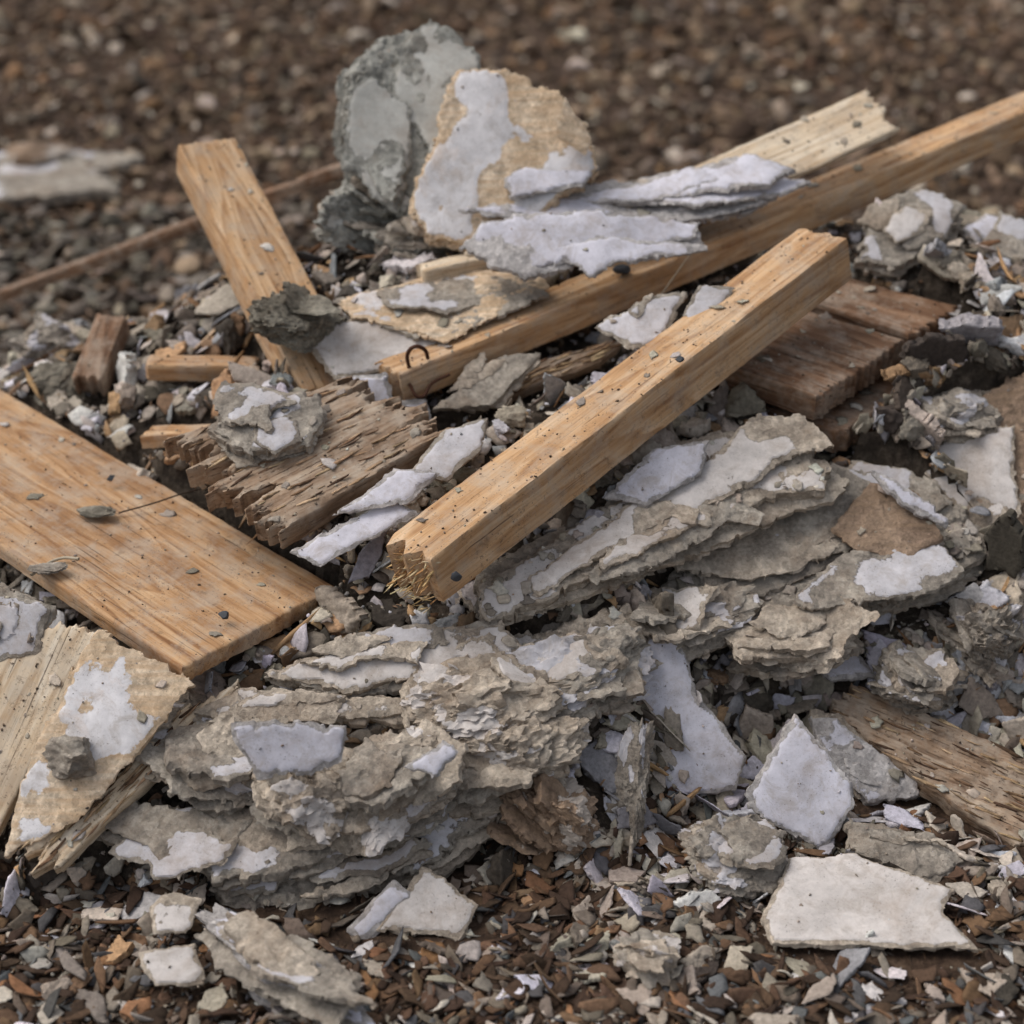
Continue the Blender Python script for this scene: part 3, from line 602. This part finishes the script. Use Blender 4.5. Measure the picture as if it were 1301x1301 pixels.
# background gravel
PB=[(126,104,84),(102,82,65),(150,128,106),(76,61,49),(178,160,140),(136,106,78),(120,108,96),(200,186,168)]; WB=[5,6,4,6,2,2.4,2.4,1]
def bgp(n):
    y=1.0+11*rng.uniform(0,1,n)**1.3; x=rng.uniform(-1,1,n)*(1.9+.42*y); k=samp(H,x,np.minimum(y,1.99))*(y<1.9)<.05; return x[k],y[k]
for T,n,a,b in ((T_r1,12000,.010,.030),(T_r2,5000,.02,.05),(T_fl,14000,.015,.055),(T_r2,900,.05,.10)):
    x,y=bgp(n); n=len(x); s=rng.uniform(a,b,n)*(.6+.06*y)
    place(T,np.column_stack([x,y,s*rng.uniform(0,.5,n)]),orient(np.tile([0,0,1.],(n,1)),.4),np.column_stack([s*1.2,s*.9,s*.75]),palette(PB,WB,n,.3))
n=1800; y=rng.uniform(.9,3.,n); x=rng.uniform(-2.2,-.1,n); k=samp(H,x,np.minimum(y,1.99))*(y<1.9)<.08; x=x[k];y=y[k];n=len(x); s=rng.uniform(.012,.05,n)
place(T_r2+T_fl,np.column_stack([x,y,s*.4]),orient(np.tile([0,0,1.],(n,1)),.4),np.column_stack([s*1.2,s*.9,s*.7]),palette([(134,124,112),(96,88,78),(164,152,136),(72,62,52)],[3,3,1,2],n))
flush('gravel','rub')
# ground
u=np.linspace(-1,1,201); g=.5*np.sinh(6.7*u); A,B=np.meshgrid(g,g,indexing='ij')
zz=(.03*(fbm(np.column_stack([A.ravel()*1.5,B.ravel()*1.5,A.ravel()*0]),3,2)-.5)-.008)
nearm=np.clip((np.hypot(A,B).ravel()-1.5)/1.5,.25,1); zz=zz*nearm
V=np.column_stack([A.ravel(),B.ravel(),zz]); ii,jj=np.meshgrid(np.arange(200),np.arange(200),indexing='ij'); a=(ii*201+jj).ravel()
make_mesh('ground',V,np.column_stack([a,a+201,a+202,a+1]).tolist(),M['ground'],None,80)
# ---------------- small things ----------------
def simple(name,col,rough=.6):
    t=NT(name); v=t.vec(); n=t.noise(v,60,4); c=t.mix(n,col,tuple(x*.5 for x in col[:3])+(1.,)); return t.fin(c,rough,n,.4,.002)
rust=simple('rusty_iron',C(90,58,42)); twm=simple('twig_bark',C(60,46,36)); strm=simple('string_fibre',C(205,190,165)); stm=simple('slate_stone',C(80,82,86))
def tube(name,pts,r,mat):
    cu=bpy.data.curves.new(name,'CURVE'); cu.dimensions='3D'; cu.bevel_depth=r; cu.bevel_resolution=2; sp=cu.splines.new('BEZIER'); sp.bezier_points.add(len(pts)-1)
    for b,p in zip(sp.bezier_points,pts): b.co=p; b.handle_left_type=b.handle_right_type='AUTO'
    cu.materials.append(mat); ob=bpy.data.objects.new(name,cu); scene.collection.objects.link(ob); return ob
tube('bent_rusty_nail',[(-.205,.185,.582),(-.206,.18,.62),(-.192,.178,.634),(-.175,.185,.626),(-.168,.20,.60)],.0042,rust)
tube('bent_rusty_nail',[(-.205,.165,.56),(-.185,.155,.535),(-.160,.185,.552),(-.125,.20,.565)],.0034,rust)
tube('loose_string',[(.39,.48,.775),(.383,.455,.745),(.36,.44,.715),(.325,.42,.67),(.305,.40,.65)],.0016,strm)
tube('twig',[(-.58,.067,.386),(-.65,.03,.383),(-.70,.0,.378),(-.764,-.03,.372)],.0016,twm)
tube('twig',[(-.80,-.21,.372),(-.84,-.20,.366),(-.88,-.25,.36)],.003,strm)
def stone(name,c,s,seed,mat=None):
    V,F=rockV(4,seed,6,.1,.15 if mat else 0.); o=make_mesh(name,V*np.array(s),F.tolist(),mat or stm,None,60); o.location=c
stone('dark_pebble',(-.095,-.435,.467),(.011,.008,.011),31); stone('dark_pebble',(-.51,-.365,.345),(.012,.009,.007),32); stone('dark_pebble',(-.80,.08,.392),(.009,.008,.006),33)
stone('dark_pebble',(.232,.455,.695),(.02,.014,.010),34); stone('dark_pebble',(.31,-.02,.69),(.010,.008,.006),35)
stone('mortar_crumb',(-.81,-.04,.38),(.045,.02,.008),36,M['pol']); stone('mortar_crumb',(-.85,-.24,.37),(.035,.02,.008),37,M['pg'])
stone('mortar_crumb',(-.73,-.62,.225),(.055,.04,.04),38,M['pg'])
# ---------------- light & camera ----------------
w=bpy.data.worlds.new("World"); scene.world=w; w.use_nodes=True; nt=w.node_tree; bg=nt.nodes['Background']
AZ=-75
sky=nt.nodes.new('ShaderNodeTexSky'); sky.sky_type='NISHITA'; sky.sun_disc=False; sky.sun_elevation=math.radians(55); sky.sun_rotation=math.radians(AZ); sky.dust_density=4
hs=nt.nodes.new('ShaderNodeHueSaturation'); hs.inputs['Saturation'].default_value=.4
nt.links.new(sky.outputs[0],hs.inputs['Color']); nt.links.new(hs.outputs[0],bg.inputs[0]); bg.inputs[1].default_value=.15
sdl=bpy.data.lights.new('sun','SUN'); sdl.energy=1.25; sdl.angle=math.radians(40); sdl.color=(1,.965,.92); so=bpy.data.objects.new('sun',sdl); scene.collection.objects.link(so)
el=math.radians(55);az=math.radians(AZ); dv=Vector((math.sin(az)*math.cos(el),math.cos(az)*math.cos(el),math.sin(el)))
so.rotation_euler=dv.to_track_quat('Z','Y').to_euler()
cam=bpy.data.cameras.new('cam'); co=bpy.data.objects.new('camera',cam); scene.collection.objects.link(co)
co.location=(0,-2.9,1.9); co.rotation_euler=(math.radians(62),0,0); cam.lens=58.86; cam.sensor_width=36; cam.clip_end=1000
cam.dof.use_dof=True; cam.dof.focus_distance=2.95; cam.dof.aperture_fstop=1.8
scene.camera=co
scene.view_settings.view_transform='Standard'; scene.view_settings.look='None'; scene.view_settings.exposure=0
